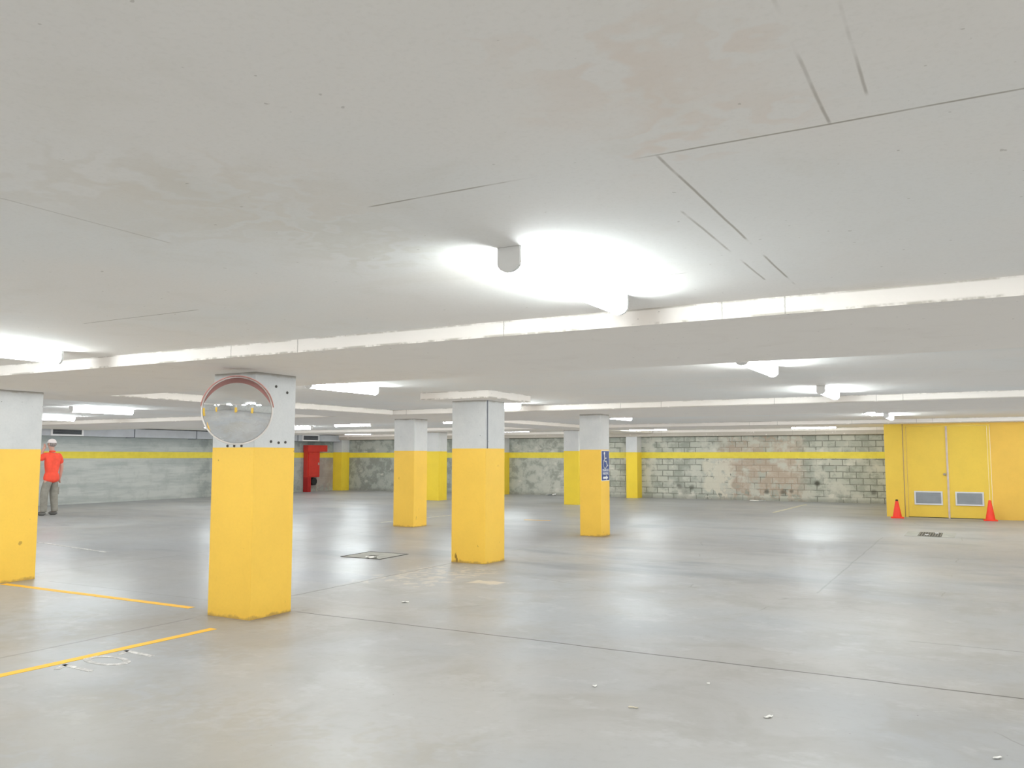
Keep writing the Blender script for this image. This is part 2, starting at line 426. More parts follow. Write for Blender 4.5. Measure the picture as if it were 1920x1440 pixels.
# ------------------------------------------------------------------ double door
door = struct(empty('door_1', (-.65, DY, 0)), 'yellow double door with two louvred vents low in its leaves')
def P(o, par):            # world-coordinate mesh under a moved empty
    o.parent = par; o.matrix_parent_inverse = par.matrix_basis.inverted()
    return o
bpy.context.view_layer.update()
fr = bx(DL - .06, DL, DY - .006, DY + .12, 0, DH + .03)
box(fr, DR - .03, DR + .022, DY - .004, DY + .12, 0, DH + .03); box(fr, DL, DR - .03, DY - .004, DY + .12, DH, DH + .03)
P(link('door_frame', fr, M['doorpaint'], bevel=.004, seg=1), door)
mid = -.65
for s, (a, b, va, vb) in enumerate(((DL + .01, mid - .02, -1.40, -.78), (mid + .02, DR - .035, -.51, .09))):
    leaf = P(link('door_leaf', bx(a, b, DY + .01, DY + .055, .015, DH - .005), M['doorpaint'], bevel=.003, seg=1), door)
    vb_ = bmesh.new(); z0, z1 = .31, .64
    box(vb_, va, vb, DY - .012, DY + .012, z1 - .035, z1); box(vb_, va, vb, DY - .012, DY + .012, z0, z0 + .035)
    box(vb_, va, va + .035, DY - .012, DY + .012, z0 + .035, z1 - .035); box(vb_, vb - .035, vb, DY - .012, DY + .012, z0 + .035, z1 - .035)
    vf = link('vent_frame', vb_, M['white'], leaf)
    vl = bmesh.new(); n = 11
    for k in range(n):
        z = z0 + .045 + k * (z1 - z0 - .09) / (n - 1)
        prism(vl, [(DY + .011, z - .006), (DY - .008, z - .018), (DY - .008, z - .013), (DY + .011, z + .010)], 'X', va + .035, vb - .035)
    link('vent_slats', vl, M['louvre'], leaf)
    if s == 0:
        kb = bmesh.new(); lathe(kb, [(.0, 0), (.032, 0), (.032, .008), (.013, .012), (.013, .035), (.026, .045), (.03, .06), (.022, .075), (.0, .078)], 20, cap=False)
        bmesh.ops.transform(kb, matrix=Matrix.Translation((-.72, DY + .01, 1.05)) @ Matrix.Rotation(math.pi / 2, 4, 'X'), verts=kb.verts)
        link('door_knob', kb, M['steel'], leaf, smooth=True)
P(link('meeting_strip', bx(mid - .022, mid + .018, DY - .006, DY + .02, .0, DH - .01), M['astragal'], bevel=.002, seg=1), door)
P(link('threshold', bx(DL, DR - .03, DY + .02, DY + .2, 0, .012), M['gapm']), door)

# ------------------------------------------------------------------ pillars
def pillar(name, x0, x1, y0, y1, ztop, paint, label, group, zp=1.6, capital=None):
    cx, cy = (x0 + x1) / 2, (y0 + y1) / 2
    t = tag(empty(name, (cx, cy, 0)), label, 'pillar', group)
    a, b, c, d = x0 - cx, x1 - cx, y0 - cy, y1 - cy
    bm = bmesh.new()
    box(bm, a, b, c, d, 0, ztop)
    bmesh.ops.bisect_plane(bm, geom=bm.verts[:] + bm.edges[:] + bm.faces[:], plane_co=(0, 0, zp), plane_no=(0, 0, 1))
    ed = [e for e in bm.edges if abs(e.verts[0].co.z - e.verts[1].co.z) > .2]
    bmesh.ops.bevel(bm, geom=ed, offset=.004, segments=1, affect='EDGES')
    for f in bm.faces:
        f.material_index = 0 if f.calc_center_median().z > zp else 1
    link('shaft', bm, [M['greycol'], paint], t)
    if capital:
        e0, e1, f0, f1, z0 = capital
        link('capital', bx(e0 - cx, e1 - cx, f0 - cy, f1 - cy, z0, ZC + .01), M['beam'], t, bevel=.005, seg=1)
    return t

GP = 'square pillars painted yellow below and grey above'
pillar('concrete_pillar', -6.42, -5.87, 5.67, 6.2, ZB + .005, M['yellow'], 'large yellow and grey square pillar with the round convex mirror on it', GP, 1.575)
pillar('concrete_pillar', -10.68, -10.12, 5.72, 6.28, ZB + .005, M['yellow'], 'yellow and grey square pillar that hides half of the person in orange', GP, 1.575)
pillar('concrete_pillar', -6.58, -6.02, 10.12, 10.66, ZB, M['yellow'], 'yellow and grey square pillar topped by a flat square capital under the ceiling', GP, 1.6,
       (-6.84, -5.72, 9.7, 10.9, 2.278))
pillar('concrete_pillar', -10.95, -10.42, 14.57, 15.05, ZB + .005, M['yellow'], 'yellow and grey pillar just beside and behind the pillar with the flat capital', GP, 1.6)
pillar('concrete_pillar', -6.6, -6.17, 14.58, 15.0, ZB + .005, M['yellow'], 'yellow and grey pillar with the blue wheelchair sign on its side', GP, 1.61)
GF = 'lemon yellow and grey pillars at the far end'
pillar('concrete_pillar', -16.33, -15.8, 23.5, 24.0, ZB + .005, M['lemon'], 'broad lemon yellow pillar free standing just left of the capital-topped pillar', GF, 1.64)
pillar('concrete_pillar', -11.22, -10.72, 23.6, 24.1, ZB + .005, M['lemon'], 'lemon yellow pillar mostly hidden behind the pillar with the blue sign', GF, 1.64)
pillar('concrete_pillar', -16.55, -16.02, 28.3, 28.78, 2.18, M['lemon'], 'lemon yellow pier on the block wall peeking out behind the capital-topped pillar', GF, 1.62)
pillar('concrete_pillar', -11.0, -10.58, 28.3, 28.78, 2.18, M['lemon'], 'lemon yellow pier against the light block wall, right of the sign pillar', GF, 1.62)
pillar('concrete_pillar', -24.55, -24.02, 28.25, 28.78, 2.18, M['lemon'], 'lemon yellow pier in the far corner beside the red hose cabinet', GF, 1.64)
t = tag(empty('door_pillar', (-1.82, DY + .2, 0)), 'all yellow square pier at the corner beside the double door', 'pillar')
link('shaft', bx(-.21, .2, -.22, .22, 0, ZC - .002), M['doorpaint'], t, bevel=.006, seg=2)
# pillars behind the camera, seen only in the round mirror
for x, y in ((-6.3, -3.0), (-10.6, -3.0), (2.6, -3.0), (-2.0, -7.6), (4.6, 1.5)):
    pillar('concrete_pillar', x - .27, x + .27, y - .27, y + .27, ZC, M['yellow'], 'yellow and grey pillar seen only as a reflection in the round mirror', 'pillars reflected in the mirror', 1.6)

# bolts and old fixings on the near pillar
def bolt(par, p, n):
    bm = bmesh.new(); p = Vector(p); tube(bm, p, p + Vector(n) * .006, .013, 10)
    o = link('bolt', bm, M['gapm']); o.parent = par; o.matrix_parent_inverse = Matrix.Translation(-par.location)
P1 = [o for o in bpy.data.objects if o.name == 'concrete_pillar'][0]
for x in (-6.215, -6.125, -6.03): bolt(P1, (x, 5.67, 1.59), (0, -1, 0))
for y, z in ((5.88, 1.632), (5.98, 1.622), (6.07, 1.628), (5.93, 2.16), (6.08, 2.11)): bolt(P1, (-5.87, y, z), (1, 0, 0))
P3 = [o for o in bpy.data.objects if o.name == 'concrete_pillar.002'][0]
bm = bmesh.new(); tube(bm, (.285, -.225, 1.6), (.285, -.225, 2.278), .008); o = link('conduit', bm, M['duct_dark'], P3)

# ------------------------------------------------------------------ batten lamps
LAMPS = [  # x, y, axis, label
    (-1.70, 3.67, 'Y', 'large white batten lamp overhead, nearest the beam edge, with its end cap showing'),
    (-6.78, 3.70, 'Y', 'white batten lamp cut off by the left frame edge, above the left pillar'),
    (-1.74, 7.85, 'Y', 'lit batten lamp just beyond the first beam, right of centre, seen nearly end-on'),
    (-1.70, 11.75, 'Y', 'lit batten lamp throwing a broad glow, before the second beam on the right'),
    (-6.75, 7.95, 'Y', 'lit batten lamp right of the mirror pillar, tucked behind the first beam'),
    (-14.2, 9.95, 'Y', 'long lit batten lamp left of the mirror, upper of two beside the left pillar'),
    (-17.95, 11.25, 'Y', 'lit batten lamp half hidden by the left pillar, above the wall grille'),
    (-6.83, 11.95, 'Y', 'lit batten lamp showing just right of the capital-topped pillar, the higher one there'),
    (-13.5, 24.5, 'X', 'lit batten lamp low beside the capital-topped pillar, above the block wall'),
    (-6.80, 17.14, 'Y', 'short looking lit batten lamp beside the top of the sign pillar'),
    (-8.93, 24.9, 'X', 'broadside lit batten lamp above the pier right of the sign pillar'),
    (-4.12, 25.5, 'X', 'broadside lit batten lamp above the block wall, next to the yellow pier'),
    (-1.77, 17.1, 'Y', 'tiny lit batten lamp seen end-on, left of the one above the yellow pier'),
    (-1.63, 19.6, 'Y', 'small lit batten lamp seen end-on directly above the yellow pier'),
    (-14.67, 17.7, 'X', 'broadside lit batten lamp above the red hose cabinet side, upper of a pair'),
    (-20.3, 24.8, 'X', 'broadside lit batten lamp over the dark far wall, lower of a pair'),
    (-17.95, 19.0, 'X', 'lit batten lamp whose end peeks out right of the mirror pillar'),
    (-19.1, 17.14, 'Y', 'lit batten lamp peeking out left of the round mirror'),
    (-10.72, 17.08, 'X', 'lit batten lamp with only its tip showing left of the capital-topped pillar'),
]
ADDED_LAMPS = [(3.2, 3.67), (3.2, 7.85), (3.2, 11.75), (3.2, 17.1), (-11.6, 3.7), (-1.7, -.6), (-6.78, -.6), (3.2, -.6), (-11.6, -.6),  # lamps added out of frame on the same grid to light the room
        (-16.6, 3.7), (-1.7, -6.0), (-6.78, -6.0), (3.2, -6.0), (-11.6, -6.0), (-1.7, -10.3), (-6.78, -10.3), (-18.5, -6.0),
        (-20.5, 8.2), (3.2, 20.3)]
def make_lamp():
    t = empty('batten_lamp', (0, 0, ZC))
    L = .615; w = .052
    link('housing', bx(-L, L, -.032, .032, -.022, -.001), M['housing'], t, bevel=.003, seg=1)
    prof = [(-w, -.012), (-w, -.062), (-w * .93, -.080), (-w * .70, -.094), (-w * .35, -.103), (0, -.105),
            (w * .35, -.103), (w * .70, -.094), (w * .93, -.080), (w, -.062), (w, -.012)]
    bm = prism(bmesh.new(), prof, 'X', -L + .004, L - .004); bm.normal_update()
    for f in bm.faces:          # the ribbed flanks of the diffuser throw most of the light sideways
        f.material_index = 1 if abs(f.normal.y) > .8 else 0
    link('diffuser', bm, [M['tube'], M['tubeside']], t)
    pc = [(u * 1.05, v * 1.03) for u, v in prof]; pc = [(-w * 1.05, -.001)] + pc + [(w * 1.05, -.001)]
    link('end_cap', prism(bmesh.new(), pc, 'X', -L - .014, -L + .004), M['cap'], t, bevel=.002, seg=1)
    link('end_cap', prism(bmesh.new(), pc, 'X', L - .004, L + .014), M['cap'], t, bevel=.002, seg=1)
    return t
def copy_tree(o, parent=None):
    c = o.copy(); C.objects.link(c); c.parent = parent
    for ch in list(o.children): copy_tree(ch, c)
    return c
lamp0 = make_lamp(); used = False
for x, y, ax, lb in LAMPS + [(x, y, 'Y', 'lit batten lamp added out of frame to light the room, visible if at all only as a reflection in the round mirror') for x, y in ADDED_LAMPS]:
    o = lamp0 if not used else copy_tree(lamp0); used = True
    o.location = (x, y, ZC if not (13.15 < y < 16.45) else ZB)
    o.rotation_euler = (0, 0, math.pi / 2 if ax == 'Y' else 0)
    tag(o, lb, 'ceiling lamp', 'ceiling batten lamps' if 'only as a refl' not in lb else 'lamps added out of frame')

# ------------------------------------------------------------------ convex mirror on the near pillar
MC = Vector((-5.845, 5.435, 1.905)); 
nd = Vector((.735, -.678, -.085)).normalized()
t = tag(empty('convex_mirror', MC), 'round convex traffic mirror with faded red hood on the near pillar', 'mirror')
t.rotation_mode = 'QUATERNION'; t.rotation_quaternion = nd.to_track_quat('Z', 'Y')
R = .30; RS = .72
bm = bmesh.new(); prof = []
for k in range(17):
    r = R * k / 16
    prof.append((max(r, .0004), math.sqrt(RS * RS - r * r) - math.sqrt(RS * RS - R * R)))
lathe(bm, prof[::-1], 72, cap=False); link('mirror_face', bm, M['mirror'], t, smooth=True)
bm = bmesh.new(); lathe(bm, [(R - .004, .004), (R + .004, .010), (R + .011, .004), (R + .011, -.02), (R - .03, -.028), (.001, -.03)], 72, cap=False)
link('rim', bm, M['rim'], t, smooth=True)
bm = bmesh.new(); n = 40
qi = t.rotation_quaternion.inverted(); upl = qi @ Vector((0, 0, 1)); a0 = math.atan2(upl.y, upl.x)
ring = []
for k in range(n + 1):
    u = k / n * 2 - 1; a = a0 + u * math.radians(84)
    dep = .085 * (1 - abs(u) ** 2.4) + .008
    ring.append([bm.verts.new((rr * math.cos(a), rr * math.sin(a), zz)) for rr, zz in ((R + .012, -.01), (R + .018, dep), (R + .014, dep), (R + .008, -.01))])
for a, b in zip(ring, ring[1:]):
    for j in range(4): bm.faces.new([a[j], a[(j + 1) % 4], b[(j + 1) % 4], b[j]])
link('hood', bm, M['pink'], t, smooth=False)
bm = bmesh.new(); tube(bm, (0, 0, -.03), (0, 0, -.12), .02); tube(bm, (0, 0, -.03), (0, 0, -.05), .07, 24)
link('bracket', bm, M['steel'], t)

# ------------------------------------------------------------------ blue disabled-parking sign on the sign pillar
SX, SY, SZ = -6.17, 14.79, 1.31
t = tag(empty('parking_sign', (SX, SY, SZ)), 'blue wheelchair parking sign with white arrow on the side of a pillar', 'sign')
bm = bx(0, .006, -.19, .19, -.285, .285); link('sign_border', bm, M['signw'], t)
bm = bx(.006, .008, -.178, .178, -.273, .273); link('sign_panel', bm, M['blue'], t)
def stroke(bm, pts, w, x0=.008, x1=.011):
    for (a, b), (c, d) in zip(pts, pts[1:]):
        dx, dy = c - a, d - b; l = math.hypot(dx, dy); nx, ny = -dy / l * w / 2, dx / l * w / 2; ex, ey = dx / l * w / 3, dy / l * w / 3
        prism(bm, [(a - ex + nx, b - ey + ny), (a - ex - nx, b - ey - ny), (c + ex - nx, d + ey - ny), (c + ex + nx, d + ey + ny)], 'X', x0, x1)
bm = bmesh.new()
stroke(bm, [(-.045, .20), (-.035, .08), (.045, .08), (.085, -.005), (.115, .005)], .024)
stroke(bm, [(-.04, .14), (.04, .14)], .02)
stroke(bm, [(-.02 + .085 * math.cos(a), .035 + .085 * math.sin(a)) for a in [math.radians(v) for v in range(125, 345, 20)]], .02)
prism(bm, [(-.05 + .028 * math.cos(a * math.pi / 8), .232 + .028 * math.sin(a * math.pi / 8)) for a in range(16)], 'X', .008, .011)
link('wheelchair_symbol', bm, M['signw'], t)
def text_mesh(name, body, size, parent, mat, loc, rot, ext=.0015, sx=1.0):
    cu = bpy.data.curves.new(name, 'FONT'); cu.body = body; cu.size = size; cu.extrude = ext
    cu.align_x = 'CENTER'; cu.align_y = 'CENTER'
    tmp = bpy.data.objects.new(name, cu); C.objects.link(tmp)
    bpy.context.view_layer.update()
    me = bpy.data.meshes.new_from_object(tmp.evaluated_get(bpy.context.evaluated_depsgraph_get()))
    bpy.data.objects.remove(tmp); me.materials.clear(); me.materials.append(mat)
    o = bpy.data.objects.new(name, me); C.objects.link(o); o.parent = parent
    o.location = loc; o.rotation_euler = rot; o.scale = (sx, 1, 1)
    return o
RX = (math.pi / 2, 0, math.pi / 2)
text_mesh('lettering', 'DISABLED', .068, t, M['signw'], (.0095, 0, -.085), RX)
text_mesh('lettering', 'PARKING', .068, t, M['signw'], (.0095, 0, -.148), RX)
bm = bmesh.new(); prism(bm, [(-.12, -.245), (-.12, -.205), (.03, -.205), (.03, -.182), (.12, -.225), (.03, -.268), (.03, -.245)], 'X', .008, .011)
link('arrow', bm, M['signw'], t)

# ------------------------------------------------------------------ ventilation duct along the left wall
t = tag(empty('ventilation_duct', (XL, 20, 2.2)), 'pale grey rectangular air duct running along the top of the left wall', 'duct')
dz0, dz1, dxa = -.11, .155, .42
ys = [6.0, 12.4, 18.05, 20.55, 25.6, 28.2]
for a, b in zip(ys, ys[1:]):
    link('duct_section', bx(0.005, dxa, a - 20 + .012, b - 20 - .012, dz0, dz1), M['duct'], t, bevel=.004, seg=1)
for a in ys[1:-1]:
    link('flange', bx(0.005, dxa + .02, a - 20 - .012, a - 20 + .012, dz0 - .02, dz1 + .015), M['duct_dark'], t)
for a, b in ((15.2, 16.25), (25.85, 26.85)):
    bm = bmesh.new(); y0, y1, z0, z1 = a - 20, b - 20, dz0 + .0, dz1 - .0
    box(bm, dxa, dxa + .03, y0, y1, z1 - .045, z1); box(bm, dxa, dxa + .03, y0, y1, z0, z0 + .045)
    box(bm, dxa, dxa + .03, y0, y0 + .06, z0 + .045, z1 - .045); box(bm, dxa, dxa + .03, y1 - .06, y1, z0 + .045, z1 - .045)
    gr = link('grille_frame', bm, M['white'], t)
    bm = bx(dxa + .001, dxa + .004, y0 + .06, y1 - .06, z0 + .045, z1 - .045)
    link('grille_back', bm, M['dark'], gr)
    bm = bmesh.new()
    for k in range(5):
        z = z0 + .06 + k * .034
        prism(bm, [(dxa + .005, z + .012), (dxa + .02, z), (dxa + .02, z + .004), (dxa + .005, z + .016)], 'Y', y0 + .06, y1 - .06)
    # prism on Y uses (x, z)
    link('grille_slats', bm, M['duct_dark'], gr)

# ------------------------------------------------------------------ red fire hose cabinet by the far corner
t = tag(empty('fire_hose_cabinet', (XL, 26.9, 0)), 'tall red fire hose cabinet and pipe standing against the left wall', 'fire cabinet')
HX = .24
bm = bx(.02, HX, -.50, .22, .60, 1.66); link('cabinet_box', bm, M['red'], t, bevel=.01, seg=1)
link('cabinet_door', bx(HX, HX + .025, -.46, .20, .64, 1.62), M['red'], t, bevel=.004, seg=1)
link('header_box', bx(.02, HX + .05, -.53, .64, 1.66, 1.93), M['red'], t, bevel=.01, seg=1)
link('side_post', bx(.02, HX + .02, -.50, -.30, 0, .60), M['redd'], t, bevel=.006, seg=1)
bm = bmesh.new(); tube(bm, (HX - .1, .17, .0), (HX - .1, .17, .60), .02); tube(bm, (HX - .1, .17, .0), (HX - .1, .17, .02), .05)
link('riser_pipe', bm, M['steel'], t, smooth=False)
bm = bmesh.new(); tube(bm, (.03, -.07, .42), (HX + .0, -.07, .42), .16, 28); link('hose_reel', bm, M['rubber'], t)
link('latch', bx(HX + .025, HX + .04, .1, .16, 1.1, 1.2), M['steel'], t)

# ------------------------------------------------------------------ traffic cones
def cone(x, y, h, label, tip):
    t = tag(empty('traffic_cone', (x, y, 0), random.random() * .4), label, 'traffic cone', 'orange cones at the double door')
    link('base', bx(-.14, .14, -.14, .14, 0, .025), M['orange'], t, bevel=.008, seg=2)
    bm = bmesh.new(); lathe(bm, [(.105, .02), (.10, .045), (.028, h - .01), (.022, h), (.014, h), (.014, h - .03)], 28, cap=False)
    link('cone_body', bm, M['orange'], t, smooth=True)
    if tip:
        bm = bmesh.new(); lathe(bm, [(.0345, h - .05), (.0285, h - .005), (.024, h + .003), (.001, h + .004)], 24, cap=False)
        link('tip', bm, M['coneband'], t, smooth=True)
cone(-1.76, 22.42, .44, 'small orange traffic cone with a dark tip, in front of the yellow pier', True)
cone(.2, 22.5, .47, 'plain orange traffic cone standing right of the door vents', False)

# ------------------------------------------------------------------ floor markings
def strip(name, pts, w, mat, label, cat='floor marking', z=.0025, group=None):
    bm = bmesh.new()
    for (a, b), (c, d) in zip(pts, pts[1:]):
        dx, dy = c - a, d - b; l = math.hypot(dx, dy); nx, ny = -dy / l * w / 2, dx / l * w / 2
        n = max(2, int(l / .25)); top = []
        prev = None
        for k in range(n + 1):
            u = k / n; j = random.uniform(-.004, .004)
            p = [(a + dx * u + nx + nx / w * j * 2, b + dy * u + ny + ny / w * j * 2), (a + dx * u - nx + nx / w * j * 2, b + dy * u - ny + ny / w * j * 2)]
            cur = [bm.verts.new((q[0], q[1], zz)) for zz in (z, .0) for q in p]
            if prev:
                bm.faces.new([prev[0], prev[1], cur[1], cur[0]]); bm.faces.new([prev[0], cur[0], cur[2], prev[2]]); bm.faces.new([prev[1], prev[3], cur[3], cur[1]])
            prev = cur
    o = link(name, bm, mat); tag(o, label, cat, group); return o
strip('parking_line', [(-5.95, .8), (-5.905, 3.45), (-5.87, 5.26)], .085, M['line_y'], 'yellow painted bay line ending in front of the mirror pillar, beside the number')
strip('parking_line', [(-10.05, 5.86), (-6.85, 5.86)], .085, M['line_y'], 'yellow painted bay line running between the left pillar and the mirror pillar')
strip('parking_line', [(-14.4, 8.92), (-11.9, 8.52)], .06, M['line_w'], 'faint white painted line on the floor behind the left pillar')
strip('parking_line', [(-4.78, 22.9), (-4.70, 27.2)], .10, M['line_faint'], 'faded yellow bay line reaching the light block wall')
strip('parking_line', [(-9.35, 17.5), (-8.7, 17.6)], .09, M['line_y'], 'short scrap of yellow line just left of the sign pillar foot')
strip('parking_line', [(-11.8, 15.2), (-11.6, 20.0)], .08, M['line_faint'], 'faded yellow bay line between the two middle pillars')
# bay number painted on the floor
t = tag(empty('bay_number', (-5.66, 4.08, 0)), 'worn white bay number painted on the floor beside the yellow line', 'floor number')
def flat_stroke(bm, pts, w, z=.0022):
    for (a, b), (c, d) in zip(pts, pts[1:]):
        dx, dy = c - a, d - b; l = math.hypot(dx, dy); nx, ny = -dy / l * w / 2, dx / l * w / 2; ex, ey = dx / l * w / 3, dy / l * w / 3
        prism(bm, [(a - ex + nx, b - ey + ny), (a - ex - nx, b - ey - ny), (c + ex - nx, d + ey - ny), (c + ex + nx, d + ey + ny)], 'Z', 0, z)
def digit(pts, yo):
    bm = bmesh.new(); flat_stroke(bm, [(x + 5.66, y + yo - 4.08) for x, y in pts], .042); link('digit', bm, M['line_w'], t)
digit([(-5.735, 3.755), (-5.80, 3.85), (-5.49, 3.83)], 0)
bm = bmesh.new(); rg = []
for k in range(28):
    a = 2 * math.pi * k / 28; rg.append([bm.verts.new((.005 + rr * math.cos(a) * 2.0, rr * math.sin(a), zz)) for rr, zz in ((.112, 0), (.112, .0022), (.074, .0022), (.074, 0))])
for k in range(28):
    for j in range(3): bm.faces.new([rg[k][j], rg[k][j + 1], rg[(k + 1) % 28][j + 1], rg[(k + 1) % 28][j]])
link('digit', bm, M['line_w'], t)
digit([(-5.735, 4.255), (-5.80, 4.35), (-5.49, 4.33)], 0)

# ------------------------------------------------------------------ covers in the floor
t = tag(empty('floor_access_cover', (-8.0, 10.2, 0), .03), 'square recessed access cover in the floor left of the capital-topped pillar', 'floor cover')
bm = bmesh.new()
for a in ((-.36, .36, .345, .37), (-.36, .36, -.36, -.345), (-.37, -.345, -.345, .345), (.345, .36, -.345, .345)): box(bm, a[0], a[1], a[2], a[3], 0, .006)
link('frame', bm, M['gapm'], t); link('lid', bx(-.345, .345, -.345, .345, 0, .004), M['plate_c'], t)
link('handle_recess', bx(-.05, .09, -.12, -.02, .004, .006), M['gapm'], t)
t = tag(empty('floor_drain', (-.85, 18.0, 0)), 'pale floor panel with a dark metal drain grate in front of the double door', 'drain')
link('surround', bx(-.42, .42, -.5, .5, 0, .004), M['plate_c'], t)
bm = bmesh.new(); box(bm, -.2, .2, -.45, .45, .003, .006); link('pit', bm, M['gapm'], t)
bm = bmesh.new()
for k in range(9): box(bm, -.19 + k * .045, -.17 + k * .045, -.44, .44, .006, .011)
link('grate', bm, M['plate'], t)
for yy in (-.2, .25):  # small white domes for the bright spots on the grate
    bm = bmesh.new(); lathe(bm, [(.035, .011), (.03, .02), (.001, .022)], 16, cap=False)
    bmesh.ops.translate(bm, vec=(-.05 if yy < 0 else .1, yy, 0), verts=bm.verts); link('grate_spot', bm, M['white'], t, smooth=True)

# ------------------------------------------------------------------ litter
def scrap(name, x, y, l, w, rz, mat, label, seed):
    rnd = random.Random(seed); bm = bmesh.new(); n = 5; rows = []
    for i in range(n):
        r = []
        for j in range(4):
            u, v = i / (n - 1) - .5, j / 3 - .5
            tap = 1 - abs(u) * .7
            r.append((u * l + rnd.uniform(-.1, .1) * l * .5, v * w * tap, .006 + rnd.uniform(0, .35) * w))
        rows.append(r)
    top = [[bm.verts.new(p) for p in r] for r in rows]; bot = [[bm.verts.new((p[0], p[1], max(.001, p[2] - .004))) for p in r] for r in rows]
    for i in range(n - 1):
        for j in range(3):
            bm.faces.new([top[i][j], top[i + 1][j], top[i + 1][j + 1], top[i][j + 1]]); bm.faces.new([bot[i][j], bot[i][j + 1], bot[i + 1][j + 1], bot[i + 1][j]])
    for i in range(n - 1):
        bm.faces.new([top[i][0], bot[i][0], bot[i + 1][0], top[i + 1][0]]); bm.faces.new([top[i][3], top[i + 1][3], bot[i + 1][3], bot[i][3]])
    o = link(name, bm, mat); o.location = (x, y, 0); o.rotation_euler = (0, 0, rz)
    tag(o, label, 'litter'); return o
LITTER = [('paper_scrap', 1441, 1346, .06, .022, 1.0, 'paper', 'white scrap lying alone on the floor at the lower right'),
          ('dry_leaf', 1187, 1328, .055, .014, .1, 'leaf', 'thin pale curl of leaf on the bare floor at the bottom centre'),
          ('paper_scrap', 1115, 1288, .028, .02, .4, 'paper', 'tiny white crumb of paper left of and beyond the thin leaf curl'),
          ('paper_scrap', 1870, 1423, .05, .018, .9, 'paper', 'white scrap at the very bottom right corner of the floor'),
          ('paper_scrap', 760, 1130, .07, .03, .6, 'paper', 'pale paper scrap on the floor in front of the capital-topped pillar'),
          ('paper_scrap', 1328, 1283, .02, .014, .2, 'paper', 'tiny white speck of paper near the long floor joint'),
          ('paper_scrap', 697, 1047, .17, .10, .2, 'paper', 'folded white paper lying on the square floor cover'),
          ('rag', 1420, 940, .5, .12, .0, 'paper', 'whitish crumpled rag at the foot of the block wall'),
          ('rag', 1033, 925, .35, .2, .4, 'paper', 'small white heap at the wall foot between two yellow piers')]
def unproject(px, py):
    Rm = co.rotation_euler.to_matrix(); d = Rm @ Vector(((px - 960) / PF, -(py - 720) / PF, -1))
    return Vector((0, 0, 1.5)) + d * (-1.5 / d.z)
for i, (nm, px, py, l, w, r, m, lb) in enumerate(LITTER):
    p = unproject(px, py); y = min(p.y, YF - .2)
    scrap(nm, p.x * (y / p.y), y, l, w, r, M[m], lb, i + 3)

# ------------------------------------------------------------------ the person
def skin_mesh(name, nodes, edges, mat, parent, sub=2, root=0):
    me = bpy.data.meshes.new(name); me.from_pydata([n[0] for n in nodes], edges, [])
    o = bpy.data.objects.new(name, me); C.objects.link(o)
    md = o.modifiers.new('s', 'SKIN'); md.use_smooth_shade = True; md.branch_smoothing = .4
    for i, v in enumerate(me.skin_vertices[0].data):
        r = nodes[i][1]; v.radius = r if isinstance(r, tuple) else (r, r); v.use_root = (i == root)
    sb = o.modifiers.new('u', 'SUBSURF'); sb.levels = sub; sb.render_levels = sub
    bpy.context.view_layer.update()
    m2 = bpy.data.meshes.new_from_object(o.evaluated_get(bpy.context.evaluated_depsgraph_get()))
    bpy.data.objects.remove(o); m2.materials.clear(); m2.materials.append(mat)
    for p in m2.polygons: p.use_smooth = True
    ob = bpy.data.objects.new(name, m2); C.objects.link(ob); ob.parent = parent
    return ob
pp = unproject(93, 966)
aw = Vector((pp.x, pp.y, 0)).normalized(); lf = Vector((-aw.y, aw.x, 0))
F = (aw * .72 + lf * .70).normalized()
person = tag(empty('person', (pp.x, pp.y, 0), math.atan2(-F.x, F.y)), 'person in orange shirt, khaki trousers and white cap standing half behind the left pillar', 'person')
SC = 1.07
person.scale = (SC, SC, SC)
# body: local +Y forward, +X its right
J = {'pel': ((0, 0, .98), (.13, .10)), 'waist': ((0, 0, 1.10), (.125, .095)), 'chest': ((0, .01, 1.30), (.14, .10)), 'neckb': ((0, .0, 1.47), (.06, .06)),
     'neck': ((0, .02, 1.54), .052), 'head0': ((0, .045, 1.60), (.062, .075)), 'head': ((0, .04, 1.68), (.072, .088)), 'head2': ((0, .03, 1.745), (.05, .065)),
     'shR': ((.185, 0, 1.42), .058), 'elR': ((.27, -.02, 1.14), .048), 'wrR': ((.31, .05, .90), .031), 'paR': ((.30, .065, .84), (.02, .034)),
     'shL': ((-.185, .02, 1.42), .058), 'elL': ((-.24, .15, 1.27), .046), 'wrL': ((-.13, .15, 1.52), .031), 'paL': ((-.115, .13, 1.585), (.034, .02)),
     'hpR': ((.09, 0, .92), .085), 'knR': ((.12, .04, .50), .056), 'anR': ((.13, -.01, .09), .036), 'ftR': ((.145, .13, .035), (.035, .028)),
     'hpL': ((-.09, 0, .92), .085), 'knL': ((-.12, .07, .50), .056), 'anL': ((-.13, .05, .09), .036), 'ftL': ((-.15, .19, .035), (.035, .028))}
nm = list(J); ix = {k: i for i, k in enumerate(nm)}
ED = [('pel', 'waist'), ('waist', 'chest'), ('chest', 'neckb'), ('neckb', 'neck'), ('neck', 'head0'), ('head0', 'head'), ('head', 'head2'), ('chest', 'shR'), ('shR', 'elR'), ('elR', 'wrR'), ('wrR', 'paR'),
      ('chest', 'shL'), ('shL', 'elL'), ('elL', 'wrL'), ('wrL', 'paL'), ('pel', 'hpR'), ('hpR', 'knR'), ('knR', 'anR'), ('anR', 'ftR'), ('pel', 'hpL'), ('hpL', 'knL'), ('knL', 'anL'), ('anL', 'ftL')]
nodes = [J[k] for k in nm]; edges = [(ix[a], ix[b]) for a, b in ED]
